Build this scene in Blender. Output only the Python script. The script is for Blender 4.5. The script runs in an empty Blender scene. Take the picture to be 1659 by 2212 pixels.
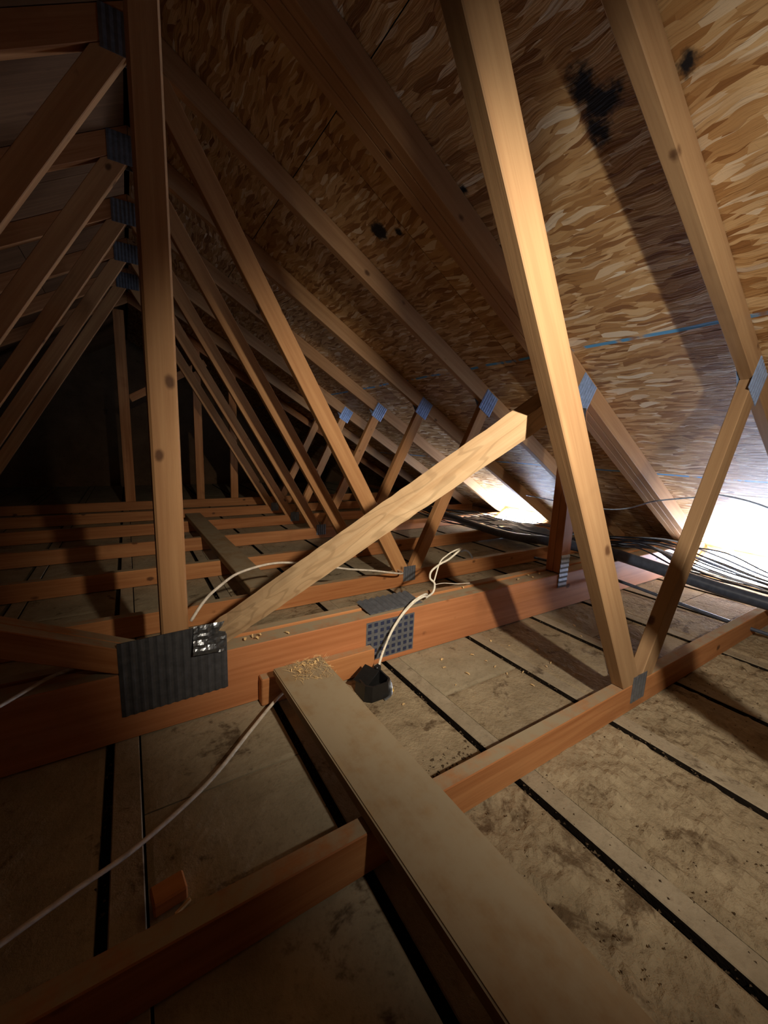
import bpy, bmesh, math, random
from mathutils import Vector, Matrix, noise
random.seed(7)
S = bpy.context.scene
C = S.collection
PI = math.pi

# ------------------------------------------------------------------ camera
CAM = Vector((0, 0, .785))
YAW, PITCH, ROLL, FPX = .5702, .1701, .0396, 865.5
fw = Vector((math.sin(YAW)*math.cos(PITCH), math.cos(YAW)*math.cos(PITCH), -math.sin(PITCH)))
rt = Vector((math.cos(YAW), -math.sin(YAW), 0)); up = rt.cross(fw)
r2 = math.cos(ROLL)*rt + math.sin(ROLL)*up; u2 = -math.sin(ROLL)*rt + math.cos(ROLL)*up
cd = bpy.data.cameras.new('camera'); cam = bpy.data.objects.new('camera', cd); C.objects.link(cam)
cd.sensor_fit = 'HORIZONTAL'; cd.sensor_width = 36; cd.lens = 36*FPX/1659
cd.clip_start = .01; cd.clip_end = 60
cam.matrix_world = Matrix(((r2.x, u2.x, -fw.x, CAM.x), (r2.y, u2.y, -fw.y, CAM.y), (r2.z, u2.z, -fw.z, CAM.z), (0, 0, 0, 1)))
S.camera = cam

# ------------------------------------------------------------------ world, lamps, exposure
w = bpy.data.worlds.new('attic_dark'); S.world = w; w.use_nodes = True
w.node_tree.nodes['Background'].inputs[0].default_value = (.5, .6, .8, 1)
w.node_tree.nodes['Background'].inputs[1].default_value = .0
S.view_settings.view_transform = 'Standard'; S.view_settings.look = 'None'
S.view_settings.gamma = 1; S.view_settings.use_curve_mapping = False
S.view_settings.exposure = 0.0

def spot(name, loc, aim, energy, angle, blend, color, radius):
    d = bpy.data.lights.new(name, 'SPOT'); d.energy = energy; d.spot_size = math.radians(angle); d.spot_blend = blend
    d.color = color; d.shadow_soft_size = radius
    o = bpy.data.objects.new(name, d); C.objects.link(o); o.location = loc
    o.rotation_euler = (Vector(aim)-Vector(loc)).to_track_quat('-Z', 'Y').to_euler()
    return o
LAMP = (.39, -.45, 1.21)                      # the photographer's head torch, right of and above the lens
spot('head_torch_flood', LAMP, (1.46, 1.02, .50), 82, 100, 1.0, (1, .88, .74), .02)
spot('head_torch_beam', LAMP, (.80, 1.60, .44), 80, 60, 1.0, (1, .82, .62), .02)

# ------------------------------------------------------------------ materials
def nodes(name):
    m = bpy.data.materials.new(name); m.use_nodes = True
    nt = m.node_tree; nt.nodes.clear()
    out = nt.nodes.new('ShaderNodeOutputMaterial'); b = nt.nodes.new('ShaderNodeBsdfPrincipled')
    nt.links.new(b.outputs[0], out.inputs[0])
    return m, nt, b
class N:
    def __init__(s, nt): s.nt = nt
    def new(s, t, **kw):
        n = s.nt.nodes.new(t)
        for k, v in kw.items(): setattr(n, k, v)
        return n
    def link(s, a, b): s.nt.links.new(a, b)
    def val(s, sock, v):
        if hasattr(v, 'is_output'): s.link(v, sock)
        else: sock.default_value = v
    def math(s, op, a, b=0, c=None, clamp=False):
        n = s.new('ShaderNodeMath', operation=op, use_clamp=clamp); s.val(n.inputs[0], a); s.val(n.inputs[1], b)
        if c is not None: s.val(n.inputs[2], c)
        return n.outputs[0]
    def vmath(s, op, a, b):
        n = s.new('ShaderNodeVectorMath', operation=op); s.val(n.inputs[0], a); s.val(n.inputs[1], b); return n.outputs[0]
    def coords(s, offset=True, k=37.0):
        tc = s.new('ShaderNodeTexCoord').outputs['Object']
        if not offset: return tc
        oi = s.new('ShaderNodeObjectInfo')
        cx = s.new('ShaderNodeCombineXYZ')
        s.link(s.math('MULTIPLY', oi.outputs['Random'], k), cx.inputs[0]); s.link(s.math('MULTIPLY', oi.outputs['Random'], k*.7), cx.inputs[1]); s.link(s.math('MULTIPLY', oi.outputs['Random'], k*1.9), cx.inputs[2])
        return s.vmath('ADD', tc, cx.outputs[0])
    def mapping(s, vec, scale, rot=(0, 0, 0)):
        m = s.new('ShaderNodeMapping'); s.link(vec, m.inputs[0]); m.inputs['Scale'].default_value = scale; m.inputs['Rotation'].default_value = rot
        return m.outputs[0]
    def noise(s, vec, scale, detail=4, rough=.55, dist=0):
        n = s.new('ShaderNodeTexNoise'); s.link(vec, n.inputs['Vector']); n.inputs['Scale'].default_value = scale
        n.inputs['Detail'].default_value = detail; n.inputs['Roughness'].default_value = rough; n.inputs['Distortion'].default_value = dist
        return n.outputs['Fac'] if 'Fac' in n.outputs else n.outputs[0]
    def voro(s, vec, scale, feature='F1', rnd=1):
        n = s.new('ShaderNodeTexVoronoi', feature=feature); s.link(vec, n.inputs['Vector']); n.inputs['Scale'].default_value = scale
        n.inputs['Randomness'].default_value = rnd
        return n
    def ramp(s, fac, stops, interp='LINEAR'):
        r = s.new('ShaderNodeValToRGB'); s.link(fac, r.inputs[0]); cr = r.color_ramp; cr.interpolation = interp
        while len(cr.elements) < len(stops): cr.elements.new(.5)
        for e, (p, c) in zip(cr.elements, stops): e.position = p; e.color = (*c, 1) if len(c) == 3 else c
        return r.outputs[0]
    def mix(s, fac, a, b, t='MIX'):
        n = s.new('ShaderNodeMix', data_type='RGBA', blend_type=t); s.val(n.inputs[0], fac)
        for i, v in ((6, a), (7, b)):
            if hasattr(v, 'is_output'): s.link(v, n.inputs[i])
            else: n.inputs[i].default_value = (*v, 1)
        return n.outputs[2]
    def bump(s, height, strength, dist, b):
        n = s.new('ShaderNodeBump'); s.link(height, n.inputs['Height']); n.inputs['Strength'].default_value = strength; n.inputs['Distance'].default_value = dist
        s.link(n.outputs[0], b.inputs['Normal'])
    def smooth(s, v, lo, hi):
        n = s.new('ShaderNodeMapRange', interpolation_type='SMOOTHSTEP'); s.link(v, n.inputs[0]); n.inputs[1].default_value = lo; n.inputs[2].default_value = hi
        return n.outputs[0]

DUST = (.40, .325, .21)
def lumber(name, dark, light, knot=(.08, .03, .012), dust=True, fig=0.0, rough=.62):
    m, nt, b = nodes(name); n = N(nt)
    v = n.coords()
    g = n.noise(n.mapping(v, (1.3, 34, 34)), 1.6, 5, .6, .35)
    g2 = n.noise(n.mapping(v, (.5, 5, 5)), 1.5, 3, .5)
    f = n.math('ADD', n.math('MULTIPLY', g, .65), n.math('MULTIPLY', g2, .45))
    col = n.ramp(f, [(.34, dark), (.55, tuple((a+c)/2 for a, c in zip(dark, light))), (.74, light)])
    if fig:
        d = n.noise(n.mapping(v, (2.2, 9, 9)), 1.2, 2, .5)
        wv = n.math('SINE', n.math('MULTIPLY', d, 58))
        col = n.mix(n.math('MULTIPLY', n.smooth(wv, .55, 1), fig), col, tuple(c*.6 for c in dark))
    vk = n.voro(n.mapping(v, (1, 1.5, 1.5)), 5.5)
    kd = n.smooth(n.math('ADD', vk.outputs['Distance'], n.math('MULTIPLY', n.noise(v, 60, 2), .05)), .15, .075)
    col = n.mix(n.math('MULTIPLY', kd, .85), col, knot)
    st = n.smooth(n.noise(v, 3.2, 3, .6), .6, .76)
    col = n.mix(n.math('MULTIPLY', st, .35), col, tuple(c*.45 for c in dark))
    if dust:
        ge = n.new('ShaderNodeNewGeometry'); sx = n.new('ShaderNodeSeparateXYZ'); n.link(ge.outputs['Normal'], sx.inputs[0])
        up_ = n.smooth(sx.outputs[2], .72, .92)
        col = n.mix(n.math('MULTIPLY', up_, n.smooth(n.math('ADD', n.math('MULTIPLY', n.noise(v, 14, 4, .7), .6), n.math('MULTIPLY', n.noise(v, 3, 3, .6), .4)), .30, .58)), col, DUST)
    n.link(col, b.inputs['Base Color']); b.inputs['Roughness'].default_value = rough; b.inputs['Specular IOR Level'].default_value = .25
    n.bump(g, .25, .002, b)
    return m
M = {}
M['fir'] = lumber('fir_lumber', (.33, .115, .036), (.60, .29, .115))
M['fir_red'] = lumber('red_fir_lumber', (.37, .135, .048), (.57, .25, .105))
M['fir_pale'] = lumber('pale_fir_lumber', (.38, .195, .085), (.58, .35, .17))
M['fir_tan'] = lumber('tan_fir_lumber', (.29, .165, .08), (.46, .295, .15))
M['fir_web'] = lumber('orange_fir_web', (.40, .18, .066), (.62, .34, .145))
M['pine'] = lumber('rough_sawn_pine', (.56, .36, .19), (.80, .60, .36), fig=.38, dust=False)
M['dusty_plank'] = lumber('dusty_plank_wood', (.26, .16, .075), (.42, .29, .15))
M['block'] = lumber('cut_wood_block', (.45, .17, .05), (.66, .30, .10), dust=False)

def osb():
    m, nt, b = nodes('oriented_strand_board'); n = N(nt)
    v = n.coords()
    dn = n.new('ShaderNodeTexNoise'); n.link(v, dn.inputs['Vector']); dn.inputs['Scale'].default_value = 5; dn.inputs['Detail'].default_value = 2
    vd = n.vmath('ADD', v, n.vmath('MULTIPLY', dn.outputs['Color'], (.075, .09, 0)))
    cols, hs = [], []
    for i, (ang, sc) in enumerate(((.10, (80, 15, 1)), (-.38, (64, 12, 1)), (.5, (52, 11, 1)))):
        vv = n.voro(n.mapping(vd, sc, (0, 0, ang)), 1.0)
        sp = n.new('ShaderNodeSeparateColor'); n.link(vv.outputs['Color'], sp.inputs[0])
        cols.append(n.ramp(sp.outputs[0], [(0, (.27, .125, .045)), (.25, (.47, .26, .10)), (.55, (.62, .39, .175)), (.85, (.75, .53, .28)), (1, (.90, .80, .62))]))
        hs.append((sp.outputs[1], vv.outputs['Distance'], sp.outputs[2]))
    k1 = n.smooth(hs[1][2], .52, .6); k2 = n.smooth(hs[2][2], .70, .75)
    col = n.mix(k1, cols[0], cols[1]); col = n.mix(k2, col, cols[2])
    g = n.noise(n.mapping(vd, (160, 7, 1)), 1, 4, .6)
    col = n.mix(n.smooth(g, .55, .8), col, (.15, .055, .018))
    col = n.mix(n.math('MULTIPLY', n.smooth(n.noise(v, 2.4, 3), .5, .75), .45), col, (.24, .105, .035))
    # printed blue nailing lines and dark spots, at their places on the boards
    pos = n.new('ShaderNodeNewGeometry').outputs['Position']; sx = n.new('ShaderNodeSeparateXYZ'); n.link(pos, sx.inputs[0])
    line = None
    wob = n.math('MULTIPLY', n.math('SUBTRACT', n.noise(n.mapping(pos, (0, 3, 0)), 1, 1), .5), .02)
    xw = n.math('ADD', sx.outputs[0], wob)
    for cx in (1.645, 2.585):
        l = n.smooth(n.math('ABSOLUTE', n.math('SUBTRACT', xw, cx)), .0085, .0055)
        line = l if line is None else n.math('MAXIMUM', line, l)
    line = n.math('MULTIPLY', line, n.smooth(n.noise(n.mapping(pos, (3, 14, 3)), 1, 2), .36, .5))
    col = n.mix(line, col, (.12, .44, .82))
    spots = None
    for (px, py, r) in ((1.018, .50, .022), (.985, .665, .042), (.945, .685, .036), (1.03, .69, .034), (.968, 1.113, .02), (.919, 1.549, .038), (.96, 1.47, .018), (.84, .30, .02)):
        dx = n.math('SUBTRACT', sx.outputs[0], px); dy = n.math('SUBTRACT', sx.outputs[1], py)
        d = n.math('SQRT', n.math('ADD', n.math('MULTIPLY', dx, dx), n.math('MULTIPLY', dy, dy)))
        k = n.math('DIVIDE', d, r); spots = k if spots is None else n.math('MINIMUM', spots, k)
    sm = n.smooth(n.math('ADD', spots, n.math('MULTIPLY', n.noise(pos, 15, 4, .7), 3.0)), 2.75, 1.9)
    col = n.mix(sm, col, (.012, .013, .018))
    n.link(col, b.inputs['Base Color']); b.inputs['Roughness'].default_value = .55; b.inputs['Specular IOR Level'].default_value = .3
    h = n.math('ADD', n.math('MULTIPLY', hs[0][0], .6), n.math('ADD', n.math('MULTIPLY', g, -.5), n.math('MULTIPLY', n.math('MULTIPLY', k1, hs[1][0]), .8)))
    n.bump(h, .9, .005, b)
    return m
M['osb'] = osb()
M['shaded_deck'] = lumber('shade_dark_roof_ply', (.10, .045, .018), (.20, .10, .045), dust=False)  # left slope: its shade is put into a darker board colour

def dusty(name, a, c, scale=9, dirt=(.07, .042, .022), dirt_lo=.62, bump=.4, fine=70):
    m, nt, b = nodes(name); n = N(nt)
    v = n.coords()
    f = n.noise(v, scale, 6, .62); f2 = n.noise(v, fine, 4, .7); f3 = n.noise(v, 2.2, 3, .5)
    col = n.ramp(n.math('ADD', n.math('MULTIPLY', f, .6), n.math('MULTIPLY', f3, .4)), [(.33, a), (.66, c)])
    col = n.mix(n.math('MULTIPLY', n.smooth(f2, .5, .75), .35), col, tuple(x*.5 for x in a))
    d = n.smooth(n.math('ADD', n.math('MULTIPLY', n.noise(v, 6.5, 5, .7, .6), .75), n.math('MULTIPLY', n.noise(v, 38, 3, .7), .25)), dirt_lo-.06, dirt_lo+.05)
    col = n.mix(n.math('MULTIPLY', d, .8), col, dirt)
    n.link(col, b.inputs['Base Color']); b.inputs['Roughness'].default_value = .9; b.inputs['Specular IOR Level'].default_value = .1
    n.bump(n.math('ADD', f2, n.math('MULTIPLY', f, 1.5)), bump, .006, b)
    return m
M['panel'] = dusty('dusty_ceiling_board', (.30, .25, .16), (.46, .39, .265))
M['panel_dirty'] = dusty('dirt_crusted_ceiling_board', (.29, .225, .135), (.48, .39, .25), 11, (.10, .06, .03), .585, .9)
M['batten'] = dusty('dusty_batten', (.30, .245, .16), (.47, .395, .275), 14)
M['substrate'] = dusty('dark_gap_shade', (.012, .009, .006), (.03, .022, .015), 20)  # near-black colour stands in for shade down in the floor gaps
M['crumb'] = dusty('dirt_crumbs', (.05, .032, .018), (.17, .12, .07), 60)

def simple(name, col, rough=.5, metal=0, bump=0, var=.25, spec=.4):
    m, nt, b = nodes(name); n = N(nt); v = n.coords()
    f = n.noise(v, 45, 4, .65)
    c = n.ramp(f, [(.3, tuple(x*(1-var) for x in col)), (.7, tuple(min(1, x*(1+var)) for x in col))])
    n.link(c, b.inputs['Base Color']); b.inputs['Roughness'].default_value = rough; b.inputs['Metallic'].default_value = metal
    b.inputs['Specular IOR Level'].default_value = spec
    if bump: n.bump(f, bump, .002, b)
    return m
M['plate_dark'] = simple('oxidised_steel_plate', (.085, .088, .095), .55, .35, .15)
M['plate'] = simple('galvanised_steel_plate', (.20, .22, .25), .42, .55, .1)
M['plate_blue'] = simple('daylight_tinted_plate', (.34, .50, .86), .35, .3, .2)  # blue in the base colour paints daylight reflected off the steel
M['steel'] = simple('bright_bent_steel', (.42, .46, .50), .25, .85, .5)
M['slot'] = simple('punched_tooth_slot', (.022, .03, .07), .6)
M['nm'] = simple('white_cable_jacket', (.72, .66, .55), .5)
M['nm2'] = simple('cream_wire_insulation', (.80, .76, .62), .45)
M['bluewhite'] = simple('pale_blue_cable_jacket', (.45, .58, .78), .45)
M['black_cable'] = simple('dark_blue_cable_jacket', (.025, .03, .045), .4)
M['pipe'] = simple('dark_grey_conduit', (.075, .095, .14), .38)
M['black_box'] = simple('black_plastic_box', (.012, .012, .012), .35)
M['chip'] = simple('fresh_wood_chip', (.78, .55, .26), .6)
M['chip_y'] = simple('yellow_wood_splinter', (.80, .50, .10), .6)
M['sheet'] = simple('grey_plastic_sheet', (.16, .165, .18), .5)
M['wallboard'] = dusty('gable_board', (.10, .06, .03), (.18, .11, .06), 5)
def emit(name, col, strength):
    m = bpy.data.materials.new(name); m.use_nodes = True; nt = m.node_tree; nt.nodes.clear()
    o = nt.nodes.new('ShaderNodeOutputMaterial'); e = nt.nodes.new('ShaderNodeEmission'); nt.links.new(e.outputs[0], o.inputs[0])
    e.inputs[0].default_value = (*col, 1); e.inputs[1].default_value = strength
    return m
M['daylight'] = emit('daylight_through_vent', (.64, .75, 1.0), 80)

# ------------------------------------------------------------------ helpers
def tag(o, label=None, cat=None, group=None, kind=None):
    if label: o['label'] = label
    if cat: o['category'] = cat
    if group: o['group'] = group
    if kind: o['kind'] = kind
    return o
def empty(name, loc=(0, 0, 0), **kw):
    o = bpy.data.objects.new(name, None); o.empty_display_size = .05; C.objects.link(o); o.location = loc
    return tag(o, **kw)
def mk(name, mesh, mat, parent=None, loc=(0, 0, 0), rot=(0, 0, 0), **kw):
    o = bpy.data.objects.new(name, mesh); C.objects.link(o)
    if mat is not None and not mesh.materials: mesh.materials.append(M[mat])
    o.location = loc; o.rotation_euler = rot
    if parent: o.parent = parent
    return tag(o, **kw)
def bm_mesh(bm, name, smooth=False):
    me = bpy.data.meshes.new(name)
    bmesh.ops.recalc_face_normals(bm, faces=bm.faces)
    if smooth:
        for f in bm.faces: f.smooth = True
    bm.to_mesh(me); bm.free(); return me
def box_into(bm, x0, x1, y0, y1, z0, z1):
    vs = [bm.verts.new((x, y, z)) for x in (x0, x1) for y in (y0, y1) for z in (z0, z1)]
    for f in ((0, 1, 3, 2), (4, 6, 7, 5), (0, 4, 5, 1), (2, 3, 7, 6), (0, 2, 6, 4), (1, 5, 7, 3)): bm.faces.new([vs[i] for i in f])
def box_mesh(name, x0, x1, y0, y1, z0, z1, bev=0):
    bm = bmesh.new(); box_into(bm, x0, x1, y0, y1, z0, z1)
    if bev: bmesh.ops.bevel(bm, geom=bm.edges[:], offset=bev, segments=1, affect='EDGES')
    return bm_mesh(bm, name)
def clip(poly, a, b, c):
    """keep the side a*x + b*z <= c"""
    out = []
    for i in range(len(poly)):
        p, q = poly[i-1], poly[i]; dp = a*p[0]+b*p[1]-c; dq = a*q[0]+b*q[1]-c
        if (dp < 0) != (dq < 0) and abs(dp-dq) > 1e-12:
            t = dp/(dp-dq); out.append((p[0]+t*(q[0]-p[0]), p[1]+t*(q[1]-p[1])))
        if dq <= 0: out.append(q)
    return out
def strip(a, b, width, ext=.4):
    """a long band round the line a-b in the truss plane"""
    d = Vector((b[0]-a[0], b[1]-a[1])); d.normalize(); n = Vector((-d.y, d.x)); h = width/2
    A = Vector(a)-d*ext; B = Vector(b)+d*ext
    return [tuple(A-n*h), tuple(B-n*h), tuple(B+n*h), tuple(A+n*h)], math.atan2(d.y, d.x)
def timber(name, poly, ang, y0, y1, mat, parent, bev=.0022, **kw):
    """a timber with its outline in the truss plane; its own x axis runs along the grain"""
    cx = sum(p[0] for p in poly)/len(poly); cz = sum(p[1] for p in poly)/len(poly)
    ca, sa = math.cos(ang), math.sin(ang); ym = (y0+y1)/2
    bm = bmesh.new(); rings = []
    for y in (y0-ym, y1-ym):
        rings.append([bm.verts.new((ca*(p[0]-cx)+sa*(p[1]-cz), y, -sa*(p[0]-cx)+ca*(p[1]-cz))) for p in poly])
    k = len(poly)
    bm.faces.new(rings[0]); bm.faces.new(rings[1][::-1])
    for i in range(k): bm.faces.new((rings[0][i], rings[1][i], rings[1][(i+1) % k], rings[0][(i+1) % k]))
    bmesh.ops.remove_doubles(bm, verts=bm.verts[:], dist=1e-5)
    if bev: bmesh.ops.bevel(bm, geom=bm.edges[:], offset=bev, segments=1, affect='EDGES')
    me = bm_mesh(bm, name)
    off = parent.location if parent else Vector((0, 0, 0))
    return mk(name, me, mat, parent, (cx-off.x, ym-off.y, cz-off.z), (0, -ang, 0), **kw)
def catmull(pts, n=10):
    P = [Vector(p) for p in pts]; P = [P[0]*2-P[1]] + P + [P[-1]*2-P[-2]]; out = []
    for i in range(1, len(P)-2):
        for j in range(n):
            t = j/n
            out.append(.5*((2*P[i])+(P[i+1]-P[i-1])*t+(2*P[i-1]-5*P[i]+4*P[i+1]-P[i+2])*t*t+(3*P[i]-P[i-1]-3*P[i+1]+P[i+2])*t**3))
    out.append(P[-2]); return out
def tube_mesh(name, pts, r, seg=8, n=10, flat=1.0):
    line = catmull(pts, n) if n > 1 else [Vector(p) for p in pts]
    bm = bmesh.new(); prev = None; nrm = Vector((0, 0, 1)); rings = []
    for i, p in enumerate(line):
        t = (line[min(i+1, len(line)-1)]-line[max(i-1, 0)]).normalized()
        a = nrm - t*nrm.dot(t)
        if a.length < 1e-3: a = Vector((1, 0, 0)) - t*t.x
        a.normalize(); nrm = a; b = t.cross(a)
        rings.append([bm.verts.new(p + a*(r*flat*math.sin(2*PI*k/seg)) + b*(r*math.cos(2*PI*k/seg))) for k in range(seg)])
    for i in range(len(rings)-1):
        for k in range(seg): bm.faces.new((rings[i][k], rings[i][(k+1) % seg], rings[i+1][(k+1) % seg], rings[i+1][k]))
    bm.faces.new(rings[0][::-1]); bm.faces.new(rings[-1])
    return bm_mesh(bm, name, True)
def copy_tree(o, parent=None):
    c = o.copy(); C.objects.link(c); c.parent = parent
    for ch in o.children: copy_tree(ch, c)
    return c

# ------------------------------------------------------------------ measures
RX = .08                                  # ridge line
TAN = math.tan(PI/6); COS = math.cos(PI/6); SIN = .5
UND = 2.06                                # underside of the rafters: z = UND - TAN*x on the right slope
TOP = UND + .089/COS                      # underside of the roof deck
SP = .61
Y1, Y2 = .518, 1.115
YB = [1.725+SP*i for i in range(6)]
ZC = .004
def und(x): return UND - TAN*(RX+abs(x-RX))
def deck(x): return TOP - TAN*(RX+abs(x-RX))
Y_NEAR, Y_FAR = -1.5, 7.2
HALF = 3.50

# ------------------------------------------------------------------ floor: boards and battens on the ceiling below
floor = mk('floor', box_mesh('floor', -3.7, 3.9, Y_NEAR, Y_FAR, -.06, -.022), 'substrate', kind='structure')
BX0, BSP, BW = .754, .4125, .053
def panel_grid(x0, x1, y0, y1, res, amp):
    bm = bmesh.new(); nx = max(1, int((x1-x0)/res)); ny = max(1, int((y1-y0)/res)); vs = []
    for j in range(ny+1):
        row = []
        for i in range(nx+1):
            x = x0+(x1-x0)*i/nx; y = y0+(y1-y0)*j/ny
            a = amp(x, y)
            n1 = noise.noise((x*9, y*9, 1.3)); n2 = noise.noise((x*26, y*26, 4.1)); n3 = noise.noise((x*62, y*62, 9.))
            z = a*(.5*n1 + .55*max(-.2, n2) + .5*abs(n3))
            if i in (0, nx) or j in (0, ny): z = min(z, 0)-.0015
            row.append(bm.verts.new((x, y, z)))
        vs.append(row)
    for j in range(ny):
        for i in range(nx): bm.faces.new((vs[j][i], vs[j][i+1], vs[j+1][i+1], vs[j+1][i]))
    bd = [e for e in bm.edges if e.is_boundary]
    r = bmesh.ops.extrude_edge_only(bm, edges=bd)
    for g in r['geom']:
        if isinstance(g, bmesh.types.BMVert): g.co.z = -.021
    return bm_mesh(bm, 'floor_panel')
def amp_near(x, y):
    k = max(0, min(1, (.60-y)/.12))*max(0, min(1, (x-.42)/.15))
    k2 = .0022
    return k2 + .016*k
for k in range(-10, 8):
    bx = BX0+BSP*k; x0 = bx+BW+.0042; x1 = bx+BSP-.019
    if x1 > 3.75: x1 = 3.75
    ys = [Y_NEAR, .86+.0*k, 3.30, 5.74, Y_FAR] if k % 2 == 0 else [Y_NEAR, 2.08, 4.52, Y_FAR]
    for a, b_ in zip(ys, ys[1:]):
        near = -3 <= k <= 3 and a < 2.2
        me = panel_grid(x0, x1, a+.002, b_-.002, .011 if near else .12, amp_near if near else (lambda x, y: .002))
        mk('floor_panel', me, 'panel_dirty' if (k >= -1 and a < 0) else 'panel', floor)
    bys = [Y_NEAR, 1.6, 4.3, Y_FAR]
    for a, b_ in zip(bys, bys[1:]):
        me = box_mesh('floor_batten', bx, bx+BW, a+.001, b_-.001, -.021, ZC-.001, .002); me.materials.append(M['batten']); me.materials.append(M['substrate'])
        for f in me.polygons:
            if abs(f.normal.x) > .9: f.material_index = 1          # side faces painted near-black as the shade inside the gaps
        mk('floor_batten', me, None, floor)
# crumbs of dirt along the gaps and on the boards
bm = bmesh.new()
def crumb(bm, x, y, z, r):
    ax = random.random()*PI
    vs = [bm.verts.new((x+r*random.uniform(.5, 1.4)*math.cos(ax+t*2.094), y+r*random.uniform(.5, 1.4)*math.sin(ax+t*2.094), z)) for t in range(3)]
    tp = bm.verts.new((x+random.uniform(-r, r)*.3, y+random.uniform(-r, r)*.3, z+r*random.uniform(.5, 1.1)))
    for i in range(3): bm.faces.new((vs[i], vs[(i+1) % 3], tp))
for k in range(-2, 6):
    bx = BX0+BSP*k
    for i in range(300):
        y = random.uniform(-.2, 2.2); crumb(bm, bx-random.uniform(0, .022), y, random.choice((-.018, -.012, -.004))+random.uniform(-.002, .002), random.uniform(.0015, .005))
for i in range(900):
    x = random.uniform(.5, 2.4); y = random.uniform(0, .5); crumb(bm, x, y, .003, random.uniform(.001, .0035))
for i in range(110):
    x = .62+random.gauss(0, .07); y = .60+abs(random.gauss(0, .05)); crumb(bm, x, y, .001, random.uniform(.002, .006))
mk('dirt_crumbs', bm_mesh(bm, 'dirt_crumbs'), 'crumb', floor, kind='stuff')

# ------------------------------------------------------------------ roof deck: strand board sheets on both slopes
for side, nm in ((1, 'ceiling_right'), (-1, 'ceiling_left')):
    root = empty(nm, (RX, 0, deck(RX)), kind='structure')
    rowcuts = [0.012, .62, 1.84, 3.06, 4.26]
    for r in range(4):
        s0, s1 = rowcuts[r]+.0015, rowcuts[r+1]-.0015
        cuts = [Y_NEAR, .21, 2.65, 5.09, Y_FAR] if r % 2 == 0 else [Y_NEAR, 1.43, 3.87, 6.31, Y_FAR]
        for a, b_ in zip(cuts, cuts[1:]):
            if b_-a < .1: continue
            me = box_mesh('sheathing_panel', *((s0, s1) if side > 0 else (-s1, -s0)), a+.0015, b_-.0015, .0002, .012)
            mk('sheathing_panel', me, 'osb' if side > 0 else 'shaded_deck', root, rot=(0, side*PI/6, 0))
# shell behind the deck, end walls, low eave walls
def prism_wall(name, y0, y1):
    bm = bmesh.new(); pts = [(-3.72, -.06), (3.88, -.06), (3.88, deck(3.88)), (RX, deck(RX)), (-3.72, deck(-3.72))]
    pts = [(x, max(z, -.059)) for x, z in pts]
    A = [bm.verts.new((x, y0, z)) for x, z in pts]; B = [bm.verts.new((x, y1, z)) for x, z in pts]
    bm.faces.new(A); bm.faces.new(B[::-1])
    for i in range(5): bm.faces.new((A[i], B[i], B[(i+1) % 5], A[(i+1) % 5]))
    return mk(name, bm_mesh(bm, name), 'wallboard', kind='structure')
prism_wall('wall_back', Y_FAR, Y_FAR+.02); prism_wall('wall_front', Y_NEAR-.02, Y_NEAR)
mk('wall_right', box_mesh('wall_right', 3.62, 3.66, Y_NEAR, Y_FAR, -.02, .05), 'fir', kind='structure')
mk('wall_left', box_mesh('wall_left', -3.50, -3.46, Y_NEAR, Y_FAR, -.02, .05), 'fir', kind='structure')

# ------------------------------------------------------------------ nail plates
def plate_mesh(w_, h_, ribs, along='x', depth=.0016, thick=.0012):
    """a pressed steel plate in the truss plane, ribbed by its rows of teeth"""
    bm = bmesh.new(); n = ribs*4; A, B = [], []
    for i in range(n+1):
        t = i/n; y = -thick - depth*(.5-.5*math.cos(t*ribs*2*PI))
        if along == 'x': p0, p1 = ((t-.5)*w_, y, -h_/2), ((t-.5)*w_, y, h_/2)
        else: p0, p1 = (-w_/2, y, (t-.5)*h_), (w_/2, y, (t-.5)*h_)
        A.append(bm.verts.new(p0)); B.append(bm.verts.new(p1))
    for i in range(n): bm.faces.new((A[i], A[i+1], B[i+1], B[i]))
    bd = [e for e in bm.edges if e.is_boundary]
    r = bmesh.ops.extrude_edge_only(bm, edges=bd)
    for g in r['geom']:
        if isinstance(g, bmesh.types.BMVert): g.co.y = 0
    return bm_mesh(bm, 'nail_plate')
def slots_mesh(w_, h_, nx, nz, sw, sh, y):
    bm = bmesh.new()
    for i in range(nx):
        for j in range(nz):
            cx = (i+.5)/nx*w_-w_/2; cz = (j+.5)/nz*h_-h_/2
            box_into(bm, cx-sw/2, cx+sw/2, y-.0006, y+.0006, cz-sh/2, cz+sh/2)
    return bm_mesh(bm, 'tooth_slots')

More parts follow.
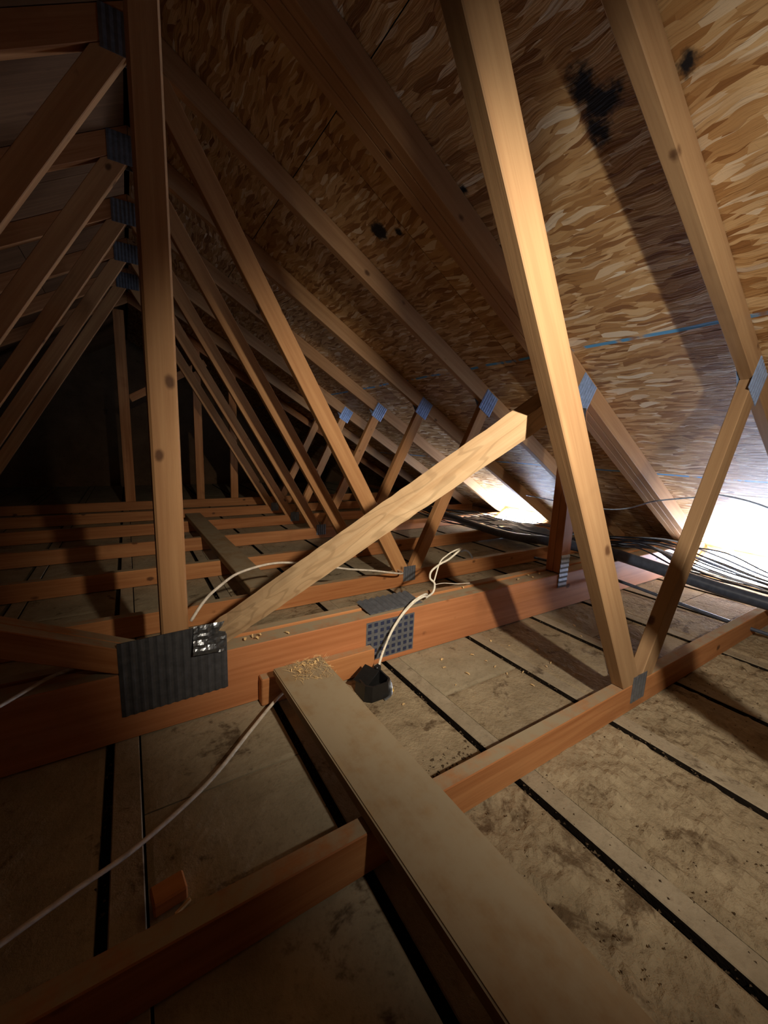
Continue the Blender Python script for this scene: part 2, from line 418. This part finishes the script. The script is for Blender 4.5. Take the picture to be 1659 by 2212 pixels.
# ------------------------------------------------------------------ fink trusses
NODE = 1.25-RX                               # third point of the bottom chord
MID = 1.79-RX                                # middle of the rafter
def fink(name, y, label, web='fir_web', raf='fir_pale'):
    th = .038
    t = empty(name, (RX, y, ZC), label=label, cat='roof truss' and None)
    t['category'] = 'roof truss'; t['group'] = 'triangular roof trusses across the attic'
    chord_top = ZC+.089
    # bottom chord, cut to the roof slope at both ends
    p = [(-3.6, ZC), (3.6, ZC), (3.6, chord_top), (-3.6, chord_top)]
    xr = RX+HALF; p = clip(p, 1, 0, xr); p = clip(p, -1, 0, -(RX-HALF))
    p = clip(p, TAN, 1, TOP); p = clip(p, -TAN, 1, TOP-2*RX*TAN)
    timber('bottom_chord', p, 0, y, y+th, 'fir', t)
    for sgn in (1, -1):
        def mx(poly): return [(RX+sgn*(px-RX), pz) for px, pz in poly]
        # rafter
        poly, ang = strip((RX, UND+.089/COS/2-TAN*RX), (3.3, UND+.089/COS/2-TAN*3.3), .089)
        poly = clip(poly, -1, 0, -RX-.0008); poly = clip(poly, 0, -1, -chord_top-.0008); poly = clip(poly, TAN, 1, TOP-.0012)
        timber('rafter', mx(poly), ang*sgn if sgn > 0 else PI-ang, y, y+th, raf if sgn > 0 else 'fir', t)
        # long web from ridge to third point
        a = (RX+.030, und(RX)-.01); b = (1.245, chord_top)
        lp, la = strip(a, b, .078)
        lw = clip(lp, 0, -1, -chord_top-.0008); lw = clip(lw, TAN, 1, UND-.0008); lw = clip(lw, -1, 0, -RX-.0008)
        timber('long_web', mx(lw), la if sgn > 0 else PI-la, y, y+th, web, t)
        # short web from third point to the middle of the rafter
        c = (1.33, chord_top); d = (MID+RX, und(MID+RX))
        sp_, sa = strip(c, d, .070)
        sp_ = clip(sp_, 0, -1, -chord_top-.0008); sp_ = clip(sp_, TAN, 1, UND-.0008)
        dx, dz = b[0]-a[0], b[1]-a[1]; L = math.hypot(dx, dz); nx, nz = -dz/L, dx/L      # outward normal of the long web's right edge
        edge = nx*b[0]+nz*b[1]+.039+.0008
        sp_ = clip(sp_, -nx, -nz, -edge)
        timber('short_web', mx(sp_), sa if sgn > 0 else PI-sa, y, y+th, web, t)
        # plates on the near and far faces
        for yy, ry in ((y, 0), (y+th, PI)):
            for (px, pz, ww, hh, rr, an, mt) in ((1.290, .075, .082, .085, 5, 0, 'plate'), (MID+RX+.012, und(MID+RX)+.012, .105, .125, 6, PI/6, 'plate_blue' if sgn > 0 else 'plate')):
                key = (ww, hh, rr)
                o = mk('nail_plate', PL(key), None, t, (RX+sgn*(px-RX)-RX, yy-y, pz-ZC), (0, an*sgn, ry))
                if not o.data.materials: o.data.materials.append(M[mt])
                else:
                    o.material_slots[0].link = 'OBJECT'; o.material_slots[0].material = M[mt]
    for yy, ry in ((y, 0), (y+th, PI)):
        o = mk('nail_plate', PL((.16, .12, 8)), None, t, (0, yy-y, und(RX)+.0-ZC), (0, 0, ry))
        if not o.data.materials: o.data.materials.append(M['plate'])
    return t
_pl = {}
def PL(key):
    if key not in _pl: _pl[key] = plate_mesh(*key)
    return _pl[key]
FL = ['nearest roof truss, its V of webs standing on the low chord by the plank',
      'roof truss just behind the heavy girder, its webs meeting at a small ribbed plate',
      'second roof truss behind the girder, long web passing under the pale diagonal',
      'third roof truss behind the girder, its web foot plate left of the pale diagonal',
      'fourth roof truss behind the girder, dim brown webs in the dark',
      'fifth roof truss behind the girder, faint webs deep in the dark',
      'farthest of the triangular roof trusses, barely lit']
fink('roof_truss', Y1, FL[0], 'fir_tan', 'fir_tan')
fink('roof_truss', Y1-SP, 'roof truss standing right beside the viewpoint, just out of view')
first = fink('roof_truss', YB[0], FL[1])
for i in range(1, 5):
    c = copy_tree(first); c.location.y = YB[i]; c['label'] = FL[i+1]

# ------------------------------------------------------------------ the heavy three-ply girder with king post
PLY = .038; GT = ZC+.184
g = empty('girder_truss', (RX, Y2, ZC), label='heavy three-ply girder truss with upright king post and pale diagonal', cat='girder truss')
for k in range(3):
    y = Y2+k*(PLY+.0012); y1 = y+PLY; dz = (0, -.004, .003)[k]
    p = [(-3.6, ZC), (3.6, ZC), (3.6, GT+dz), (-3.6, GT+dz)]
    p = clip(p, 1, 0, RX+HALF); p = clip(p, -1, 0, -(RX-HALF)); p = clip(p, TAN, 1, TOP-.0012); p = clip(p, -TAN, 1, TOP-2*RX*TAN-.0012)
    timber('bottom_chord', p, 0, y, y1, 'fir_red' if k == 0 else 'fir', g, .003)
    for sgn in (1, -1):
        def mx(poly): return [(RX+sgn*(px-RX), pz) for px, pz in poly]
        poly, ang = strip((RX, UND+.089/COS/2-TAN*RX), (3.3, UND+.089/COS/2-TAN*3.3), .089)
        poly = clip(poly, -1, 0, -RX-.0008); poly = clip(poly, 0, -1, -GT-.004); poly = clip(poly, TAN, 1, TOP-.0012)
        if k != 1 or True: timber('rafter', mx(poly), ang if sgn > 0 else PI-ang, y, y1, 'fir_pale' if sgn > 0 else 'fir', g)
for k in range(2):
    y = Y2+k*(PLY+.0012); y1 = y+PLY
    KX0, KX1 = .047, .111
    p = [(KX0, GT+.004), (KX1, GT+.004), (KX1, und(RX)-.03), (KX0, und(RX)-.03)]
    # grain upright: outline given in the truss plane, axis at 90 degrees
    timber('king_post', p, PI/2, y, y1, 'fir_pale', g, .005)
    for sgn in (1, -1):
        def mx(poly): return [(RX+sgn*(px-RX), pz) for px, pz in poly]
        px0, px1 = 1.742, 1.815
        pp = [(px0, GT+.004), (px1, GT+.004), (px1, 2.0), (px0, 2.0)]; pp = clip(pp, TAN, 1, UND-.0008)
        timber('upright_web', mx(pp), PI/2, y, y1, 'fir_red', g)
        if sgn < 0:
            dp, da = strip((-.257, .322), (-.054, .226), .062, 2.2)
            dp = clip(dp, 1, 0, KX0-.0012); dp = clip(dp, 0, -1, -GT-.004); dp = clip(dp, -1, 0, -(2*RX-px0)-.001); dp = clip(dp, -TAN, 1, UND-2*RX*TAN-.0008)
            timber('diagonal_web', dp, da, y, y1, 'fir', g)
# big dark plate at the king post foot
def king_plate():
    W_, H_ = .256, .20; bm = bmesh.new(); nx, nz = 56, 24; vs = []
    for j in range(nz+1):
        row = []
        for i in range(nx+1):
            u = i/nx; v = j/nz; x = (u-.5)*W_; z = (v-.5)*H_
            y = -.0018-.0032*(.5-.5*math.cos(u*13*2*PI))+.0005*noise.noise((x*60, z*60, 0))
            row.append(bm.verts.new((x, y, z+.006*(u-.5))))
        vs.append(row)
    for j in range(nz):
        for i in range(nx): bm.faces.new((vs[j][i], vs[j][i+1], vs[j+1][i+1], vs[j+1][i]))
    bd = [e for e in bm.edges if e.is_boundary]; r = bmesh.ops.extrude_edge_only(bm, edges=bd)
    for q in r['geom']:
        if isinstance(q, bmesh.types.BMVert): q.co.y = -.0003
    return bm_mesh(bm, 'nail_plate')
kp = mk('nail_plate', king_plate(), 'plate_dark', g, (.0775-RX, -.0002, .176-ZC), label='large dark ribbed steel plate')
bm = bmesh.new(); nx, nz = 16, 14; vs = []
for j in range(nz+1):                         # its upper corner, torn and bent forward
    row = []
    for i in range(nx+1):
        u = i/nx; v = j/nz
        x = -.042+.086*u + .006*v*(1-u); z = -.036+.074*v-.012*u*(1-v)
        y = -.006-.018*(1-v)*(1-u*.75)-.007*abs(noise.noise((u*3, v*4, 2)))-.002*noise.noise((u*8, v*7, 7))
        row.append(bm.verts.new((x, y, z)))
    vs.append(row)
for j in range(nz):
    for i in range(nx): bm.faces.new((vs[j][i], vs[j][i+1], vs[j+1][i+1], vs[j+1][i]))
bmesh.ops.solidify(bm, geom=bm.faces[:], thickness=.0012)
mk('bent_corner', bm_mesh(bm, 'bent_corner'), 'steel', kp, (.080, 0, .068), label='torn shiny corner folded forward')
# chequered splice plate on the front, a second one lying on the top
sp1 = mk('nail_plate', plate_mesh(.205, .145, 8, 'x', .0006), 'plate', g, (.764-RX, -.0002, .098-ZC), label='steel splice plate with rows of dark punched slots')
mk('tooth_slots', slots_mesh(.205, .145, 8, 6, .0135, .0125, -.0022), 'slot', sp1, kind='stuff')
sp2 = mk('nail_plate', plate_mesh(.235, .10, 9, 'x', .006), 'plate', g, (.80-RX, .066, GT+.0045-ZC+.004), (-PI/2+.10, 0, .03), label='ribbed steel plate lying along the girder top')
# plate strip at the upright
mk('nail_plate', plate_mesh(.068, .165, 7, 'z', .0025), 'plate', g, (1.775-RX, -.0002, .20-ZC), (0, 0.02, 0))
pb = mk('nail_plate', plate_mesh(.12, .15, 7, 'x', .002), 'plate_blue', g, (1.775-RX, -.0002, und(1.775)+.005-ZC), (0, PI/6, 0), label='bright bluish plate at the rafter joint')
bm = bmesh.new(); vs = []
for j in range(9):
    row = []
    for i in range(7):
        u = i/6; v = j/8; x = (u-.5)*.075*(1-.55*v)+.012*v; z = -.012-.15*v
        row.append(bm.verts.new((x, -.004-.012*v-.005*noise.noise((u*7, v*8, 3)), z)))
    vs.append(row)
for j in range(8):
    for i in range(6): bm.faces.new((vs[j][i], vs[j+1][i], vs[j+1][i+1], vs[j][i+1]))
bmesh.ops.solidify(bm, geom=bm.faces[:], thickness=.001)
mk('bent_tongue', bm_mesh(bm, 'bent_tongue'), 'steel', pb, (.012, 0, -.05), (0, -PI/6, 0))

# far girder with a king post, lost in the dark
fy = 4.80
fg = empty('girder_truss', (RX, fy, ZC), label='dim far truss with an upright post and brace, behind the king post', cat='girder truss')
p = [(-3.4, ZC), (3.4, ZC), (3.4, ZC+.089), (-3.4, ZC+.089)]; timber('bottom_chord', p, 0, fy, fy+.038, 'fir', fg)
timber('king_post', [(-.045, ZC+.09), (.044, ZC+.09), (.044, und(RX)-.08), (-.045, und(RX)-.08)], PI/2, fy, fy+.038, 'fir', fg)
for sgn in (1, -1):
    def mx(poly): return [(RX+sgn*(px-RX), pz) for px, pz in poly]
    poly, ang = strip((RX, UND+.089/COS/2-TAN*RX), (3.3, UND+.089/COS/2-TAN*3.3), .089)
    poly = clip(poly, -1, 0, -RX-.0008); poly = clip(poly, 0, -1, -.095); poly = clip(poly, TAN, 1, TOP-.0012)
    timber('rafter', mx(poly), ang if sgn > 0 else PI-ang, fy, fy+.038, 'fir', fg)
dp, da = strip((.05, 1.12), (.75, 1.55), .07, 0); dp = clip(dp, -1, 0, -.046); dp = clip(dp, TAN, 1, UND-.001); timber('brace', dp, da, fy, fy+.038, 'fir', fg)
for xx in (.62, .98):
    pp = [(xx, ZC+.09), (xx+.08, ZC+.09), (xx+.08, 2.2), (xx, 2.2)]; pp = clip(pp, TAN, 1, UND-.001); timber('upright_web', pp, PI/2, fy, fy+.038, 'fir', fg)

# the pale diagonal, torn off its plate at the foot and leaning against the back of the near truss's long web
A0, B0 = Vector((.165, 1.122, .2386)), Vector((.769, .588, .874)); A1, B1 = Vector((.2085, 1.134, .190)), Vector((.803, .612, .845))
dd = (B0-A0).normalized(); ww = (A1-A0+B1-B0); ww = (ww-dd*ww.dot(dd)).normalized(); nn = dd.cross(ww)
if nn.y < 0: nn = -nn
LB = (B0-A0).length; e0, e1 = -.018, LB+.052
bm = bmesh.new(); nseg = 40; rg = []
for i in range(nseg+1):
    t = e0+(e1-e0)*i/nseg; ring = []
    for (a_, c_) in ((0, 0), (.0615, 0), (.0615, .040), (0, .040)):
        torn = max(0, 1-i/7)
        ja = .004*noise.noise((t*30, a_*90, c_*90)) + torn*.012*noise.noise((t*70, a_*200, c_*200+3))
        ring.append(bm.verts.new((t-LB/2, c_-.02+ja*.3, -(a_-.031)+ja*.35)))
    rg.append(ring)
for i in range(nseg):
    for k in range(4): bm.faces.new((rg[i][k], rg[i+1][k], rg[i+1][(k+1) % 4], rg[i][(k+1) % 4]))
bm.faces.new(rg[0][::-1]); bm.faces.new(rg[-1])
br = mk('brace_board', bm_mesh(bm, 'brace_board'), 'pine', None, label='pale rough-sawn diagonal brace with knots leaning from the dark plate', cat='wood brace')
ctr = (A0+B0)/2+ww*.031+nn*.02
br.matrix_world = Matrix(((dd.x, nn.x, -ww.x, ctr.x), (dd.y, nn.y, -ww.y, ctr.y), (dd.z, nn.z, -ww.z, ctr.z), (0, 0, 0, 1)))

# ------------------------------------------------------------------ planks and blocks
pk = empty('walking_plank', (.41, .35, ZC+.0895), label='wide dusty plank running from the foreground to the girder', cat='plank')
def plank(name, x0, x1, y0, y1, z0, z1, mat, bev):
    L = y1-y0; bm = bmesh.new(); nx = 24
    for sx_ in [0]:
        box_into(bm, -L/2, L/2, -(x1-x0)/2, (x1-x0)/2, z0, z1)
    if bev: bmesh.ops.bevel(bm, geom=bm.edges[:], offset=bev, segments=2, affect='EDGES')
    return mk(name, bm_mesh(bm, name), mat, pk, ((x0+x1)/2-.41, (y0+y1)/2-.35, 0), (0, 0, PI/2))
plank('top_board', .328, .478, -.55, 1.055, .0205, .040, 'dusty_plank', .003)
plank('lower_board', .334, .472, -.55, 1.050, .0005, .0165, 'dusty_plank', .002)
plank('spacer_strip', .350, .460, -.54, 1.045, .0155, .0215, 'dusty_plank', 0)
pk.rotation_euler = (0, 0, .016)
rn = mk('runner_board', box_mesh('runner_board', -1.0, 1.0, -.06, .06, 0, .038, .003), 'dusty_plank', None, (.46, 2.72, ZC+.0895), (0, 0, PI/2+.02), label='grey runner board laid across the chords behind the girder', cat='board')
mk('wood_cleat', box_mesh('wood_cleat', -.193, .193, -.0175, .0175, 0, .0855, .003), 'fir', None, (.485, Y2-.0185, ZC), label='orange wood cleat fixed to the girder under the plank end', cat='wood block')
# small offcut on the floor at the left
bk = empty('wood_offcut', (.016, .655, .0035), label='small orange wood offcut on the dark floor by the batten', cat='wood block')
mk('block', box_mesh('block', -.026, .026, -.019, .019, 0, .026, .003), 'block', bk, rot=(0, 0, .12))
mk('loose_splinter', box_mesh('loose_splinter', -.014, .014, -.003, .003, 0, .005, .001), 'chip', bk, (.018, -.026, .0), (0, 0, .5))

# ------------------------------------------------------------------ junction box by the plank
jb = empty('junction_box', (.615, .985, .0035), label='black electrical box on the floor between plank and girder', cat='electrical box')
bm = bmesh.new(); prof = [(-.048, -.030), (-.030, -.048), (.030, -.048), (.048, -.030), (.048, .030), (.030, .048), (-.030, .048), (-.048, .030)]
lo = [bm.verts.new((x, y, 0)) for x, y in prof]; hi = [bm.verts.new((x*.94, y*.94, .05)) for x, y in prof]
inn = [bm.verts.new((x*.84, y*.84, .05)) for x, y in prof]; bot = [bm.verts.new((x*.84, y*.84, .006)) for x, y in prof]
bm.faces.new(lo[::-1]); bm.faces.new(bot)
for i in range(8):
    j = (i+1) % 8
    for a, b_ in ((lo, hi), (hi, inn), (inn, bot)): bm.faces.new((a[i], a[j], b_[j], b_[i]))
mk('box_body', bm_mesh(bm, 'box_body'), 'black_box', jb)
mk('cover_flap', box_mesh('cover_flap', -.042, .030, -.022, .03, 0, .004, .001), 'black_box', jb, (-.008, .016, .052), (.18, -.25, .5))
mk('cable_clamp', box_mesh('cable_clamp', -.011, .011, -.009, .009, 0, .018, .003), 'black_box', jb, (.034, .030, .048), (0, 0, .3))
mk('mounting_strap', tube_mesh('mounting_strap', [(.01, -.056, .002), (.032, -.052, .006), (.046, -.036, .014), (.052, -.018, .030), (.053, 0, .036)], .005, 8, 8, .35), 'steel', jb, label='shiny bent metal strap')

# ------------------------------------------------------------------ wires and cables
def unproj(u, v, depth_axis, val):
    d = fw + r2*((u-829.5)/FPX) - u2*((v-1106)/FPX)
    k = (val-CAM[depth_axis])/d[depth_axis]; return CAM+d*k
wr = empty('white_wire', (.66, 1.01, .055), label='white wire pair rising from the black box over the girder', cat='wire')
def child_tube(name, pts, r, mat, parent, **kw):
    return mk(name, tube_mesh(name, [Vector(p)-parent.location for p in pts], r), mat, parent, **kw)
base = [(.652, 1.015, .058), (.690, 1.05, .085), (.745, 1.085, .130), (.80, 1.098, .180), (.852, 1.105, .213), (.905, 1.118, .222), (.935, 1.135, .212)]
child_tube('cable_run', base, .0042, 'nm2', wr)
child_tube('cable_run', [(x+.004, y+.001, z+.008) for x, y, z in base[1:]], .0036, 'nm2', wr)
up1 = [(.935, 1.136, .207), (.985, 1.155, .215), (.998, 1.165, .245), (.978, 1.17, .268), (.985, 1.172, .296), (1.03, 1.175, .318), (1.075, 1.178, .330), (1.115, 1.18, .350), (1.148, 1.182, .368)]
child_tube('twisted_end', up1, .0042, 'nm2', wr)
child_tube('twisted_end', [(.998, 1.17, .248), (1.03, 1.178, .322), (1.065, 1.18, .347), (1.10, 1.182, .360), (1.146, 1.185, .369)], .003, 'nm2', wr)
child_tube('ground_wire', [(.995, 1.165, .240), (1.05, 1.17, .236), (1.12, 1.172, .222), (1.20, 1.172, .212)], .0016, 'nm', wr)
lw_ = mk('wire_loop', tube_mesh('wire_loop', [(1.152, 1.19, .352), (1.18, 1.195, .352), (1.21, 1.20, .338), (1.232, 1.20, .312)], .0038), 'bluewhite', None, label='short pale blue wire end curling beside the white wire tip', cat='wire')
mk('electrical_cable', tube_mesh('electrical_cable', [unproj(-60, 2085, 2, .06), unproj(0, 2040, 2, .06), unproj(160, 1925, 2, .058), unproj(300, 1826, 2, .052), unproj(450, 1690, 2, .042), unproj(540, 1580, 2, .036), unproj(600, 1508, 2, .036), unproj(650, 1465, 2, .036)], .0052, 8, 10, .75), 'nm', None, label='white flat cable stretched across the dark floor at lower left', cat='cable')
mk('electrical_cable', tube_mesh('electrical_cable', [unproj(-60, 1555, 2, .200), unproj(0, 1525, 2, .196), unproj(60, 1490, 2, .196), unproj(110, 1462, 2, .196), unproj(170, 1440, 2, .19), unproj(220, 1425, 2, .17)], .0052, 8, 8, .75), 'nm', None, label='short stretch of white cable on the girder top at the left edge', cat='cable')
mk('electrical_cable', tube_mesh('electrical_cable', [unproj(412, 1342, 1, 1.225), unproj(440, 1300, 1, 1.24), unproj(470, 1270, 1, 1.27), unproj(520, 1236, 1, 1.36), unproj(600, 1216, 1, 1.46), unproj(680, 1220, 1, 1.54), unproj(750, 1229, 1, 1.58), unproj(810, 1233, 1, 1.60), unproj(868, 1239, 1, 1.62), (1.22, 1.75, .10)], .0046, 8, 8), 'nm', None, label='white cable looping behind the king post and pale diagonal', cat='cable')
mk('thin_wire', tube_mesh('thin_wire', [(2.45, 1.9, .45), (2.3, 1.228, .462), (2.3, .98, .545), (2.3, .781, .593), (2.3, .712, .609), (2.3, .548, .577), (2.28, .3, .47)], .0035), 'bluewhite', None, label='thin pale wire strung behind the right-hand web', cat='wire')
# dark conduit along the attic, lying over the girder and the chords
cp = [(2.50, -.3, .118), (2.44, .25, .125), (2.38, .60, .15), (2.30, 1.0, .205), (2.29, 1.20, .217), (2.33, 1.6, .185), (2.40, 1.95, .135), (2.50, 2.4, .115), (2.62, 3.0, .115), (2.70, 3.6, .115)]
mk('conduit_pipe', tube_mesh('conduit_pipe', cp, .031, 14), 'pipe', None, label='thick dark conduit lying across the girder at the right', cat='pipe')
mk('conduit_pipe', tube_mesh('conduit_pipe', [(x-.12, y, max(.015, z-.10)) for x, y, z in cp[1:6]], .008, 10), 'pipe', None, label='thin bluish pipe on the floor beside the thick conduit', cat='pipe')
rc = random.Random(11)
for i in range(13):
    x = rc.uniform(2.62, 3.22); pts = []
    for yy in (-.2, .3, .62, .88, 1.10, 1.25, 1.5, 1.74, 2.1, 2.4, 2.9, 3.4):
        hz = GT+.012 if 1.05 < yy < 1.3 else (.107 if abs(yy-.54) < .1 or abs(yy-1.74) < .1 or abs(yy-2.35) < .1 else rc.uniform(.05, .12))
        if .7 < yy < 1.0 or 1.4 < yy < 1.6: hz = rc.uniform(.12, .19)
        x += rc.gauss(0, .055); x = min(3.22, max(2.5, x))
        z = min(hz+.009*(i % 4), und(x)-.012); pts.append((x, yy, z))
    mt = 'bluewhite' if i % 5 == 0 else 'black_cable'
    lab = 'pale blue cable in the tangle of wires beside the bright eave' if i % 5 == 0 else 'dark cable in the tangle of wires beside the bright eave'
    mk('cable', tube_mesh('cable', pts, .0045 if i % 5 else .0055, 6, 6), mt, None, label=lab, cat='cable', group='pale cables by the eave' if i % 5 == 0 else 'dark cables by the eave')
# crumpled sheet lying over the chords behind the girder
bm = bmesh.new(); vs = []
for j in range(31):
    row = []
    for i in range(25):
        x = 2.57+.36*i/24; y = 1.80+.95*j/30
        z = .125+.03*noise.noise((x*5, y*4, 2))+.018*noise.noise((x*14, y*11, 5))+.02*math.sin(y*9)
        row.append(bm.verts.new((x+.25*(y-1.8)*.3, y, max(z, .1))))
    vs.append(row)
for j in range(30):
    for i in range(24): bm.faces.new((vs[j][i], vs[j][i+1], vs[j+1][i+1], vs[j+1][i]))
bmesh.ops.solidify(bm, geom=bm.faces[:], thickness=.0015)
mk('plastic_sheet', bm_mesh(bm, 'plastic_sheet', True), 'sheet', None, label='crumpled grey plastic sheet over the chords behind the girder', cat='sheet')

# ------------------------------------------------------------------ soffit vents letting daylight in at the eave
def vent(y0, y1, label):
    v = empty('soffit_vent', (3.34, (y0+y1)/2, ZC), label=label, cat='vent')
    h = y1-y0; w2 = .135; tilt = -.46                     # a sloping baffle between floor and roof deck
    bm = bmesh.new()
    box_into(bm, -w2, -w2+.014, -h/2, h/2, 0, .012); box_into(bm, w2-.014, w2, -h/2, h/2, 0, .012)
    box_into(bm, -w2+.014, w2-.014, -h/2, -h/2+.014, 0, .012); box_into(bm, -w2+.014, w2-.014, h/2-.014, h/2, 0, .012)
    mk('frame', bm_mesh(bm, 'frame'), 'steel', v, (0, 0, .062), (0, tilt, 0))
    mk('daylit_opening', box_mesh('daylit_opening', -w2+.014, w2-.014, -h/2+.014, h/2-.014, 0, .004), 'daylight', v, (0, 0, .062), (0, tilt, 0), label='opening glowing white with daylight')
vent(.575, 1.10, 'soffit vent glowing white with daylight at the right edge')
vent(2.39, 2.93, 'soffit vent glowing white with daylight beyond the dark upright')

# ------------------------------------------------------------------ wood chips
def chip_mesh(r_):
    bm = bmesh.new(); L = r_.uniform(.007, .016); W_ = r_.uniform(.0025, .006); vs = []
    for i in range(5):
        t = i/4-.5; z = .003*(1-4*t*t)*r_.uniform(.6, 1.4); ww = W_*(1-.5*abs(t)*r_.uniform(.4, 1.6))
        vs.append([bm.verts.new((t*L, s*ww/2, z+dz)) for s, dz in ((-1, 0), (1, 0), (1, .0012), (-1, .0012))])
    for i in range(4):
        for k in range(4): bm.faces.new((vs[i][k], vs[i+1][k], vs[i+1][(k+1) % 4], vs[i][(k+1) % 4]))
    bm.faces.new(vs[0][::-1]); bm.faces.new(vs[4]); return bm_mesh(bm, 'wood_chip')
cr = random.Random(5); chips = [chip_mesh(cr) for _ in range(6)]
for m_ in chips: m_.materials.append(M['chip'])
def chip(x, y, z, group, label, s=1.0):
    o = mk('wood_chip', cr.choice(chips), None, None, (x, y, z), (cr.uniform(-.15, .15), cr.uniform(-.15, .15), cr.uniform(0, 6.28)), label=label, cat='wood chip', group=group)
    o.scale = (s, s, s)
for (u, v) in ((955, 1425), (1020, 1415), (1050, 1428), (1070, 1440), (1095, 1455), (1130, 1452), (1160, 1405), (1190, 1432), (1240, 1352), (1255, 1375), (1100, 1395), (985, 1480), (960, 1442), (1290, 1540), (872, 1522), (1180, 1440), (1010, 1455), (1150, 1480), (1245, 1330), (1060, 1385)):
    q = unproj(u, v, 2, .004); chip(q.x, q.y, .0035, 'wood chips on the floor', 'pale wood chip on the floor between girder and near truss', cr.uniform(.8, 1.3))
for (u, v) in ((530, 1382), (545, 1375), (555, 1380), (620, 1368), (560, 1372), (1150, 1248), (1165, 1240), (1120, 1252), (1140, 1243), (1000, 1270)):
    q = unproj(u, v, 2, GT+.002); chip(q.x, q.y, GT+.0035, 'wood chips on the girder', 'pale wood chip lying on top of the girder', 1.3)
for i in range(14):
    chip(.36+.11*cr.random(), 1.0+.04*cr.random(), ZC+.131, 'wood chips on the plank end', 'pale wood chip on the far end of the plank', 1.1)
mk('wood_splinter', box_mesh('wood_splinter', -.017, .017, -.004, .004, 0, .005, .001), 'chip_y', None, (.672, .965, .012), (.2, -.35, 1.3), label='yellow wood splinter leaning beside the black box', cat='wood chip')
bm = bmesh.new()
for i in range(170):
    x = cr.uniform(.35, .475); y = cr.uniform(.93, 1.05)+.02*cr.random(); L = cr.uniform(.01, .035); a = cr.uniform(-.9, .9)+PI/2; z = ZC+.1303+cr.uniform(0, .006)
    dx, dy = math.cos(a)*L, math.sin(a)*L*.7
    dy = min(dy, 1.058-y)
    bb = [bm.verts.new(p_) for p_ in ((x, y, z), (x+.0011, y, z), (x+dx+.0006, y+dy, z+cr.uniform(-.001, .006)), (x+.0005, y, z+.0012))]
    for f in ((0, 1, 2), (1, 3, 2), (3, 0, 2), (0, 3, 1)): bm.faces.new([bb[k] for k in f])
mk('wood_shreds', bm_mesh(bm, 'wood_shreds'), 'chip', None, label='straw-like wood shreds scattered on the plank end', cat='wood shreds', kind='stuff')
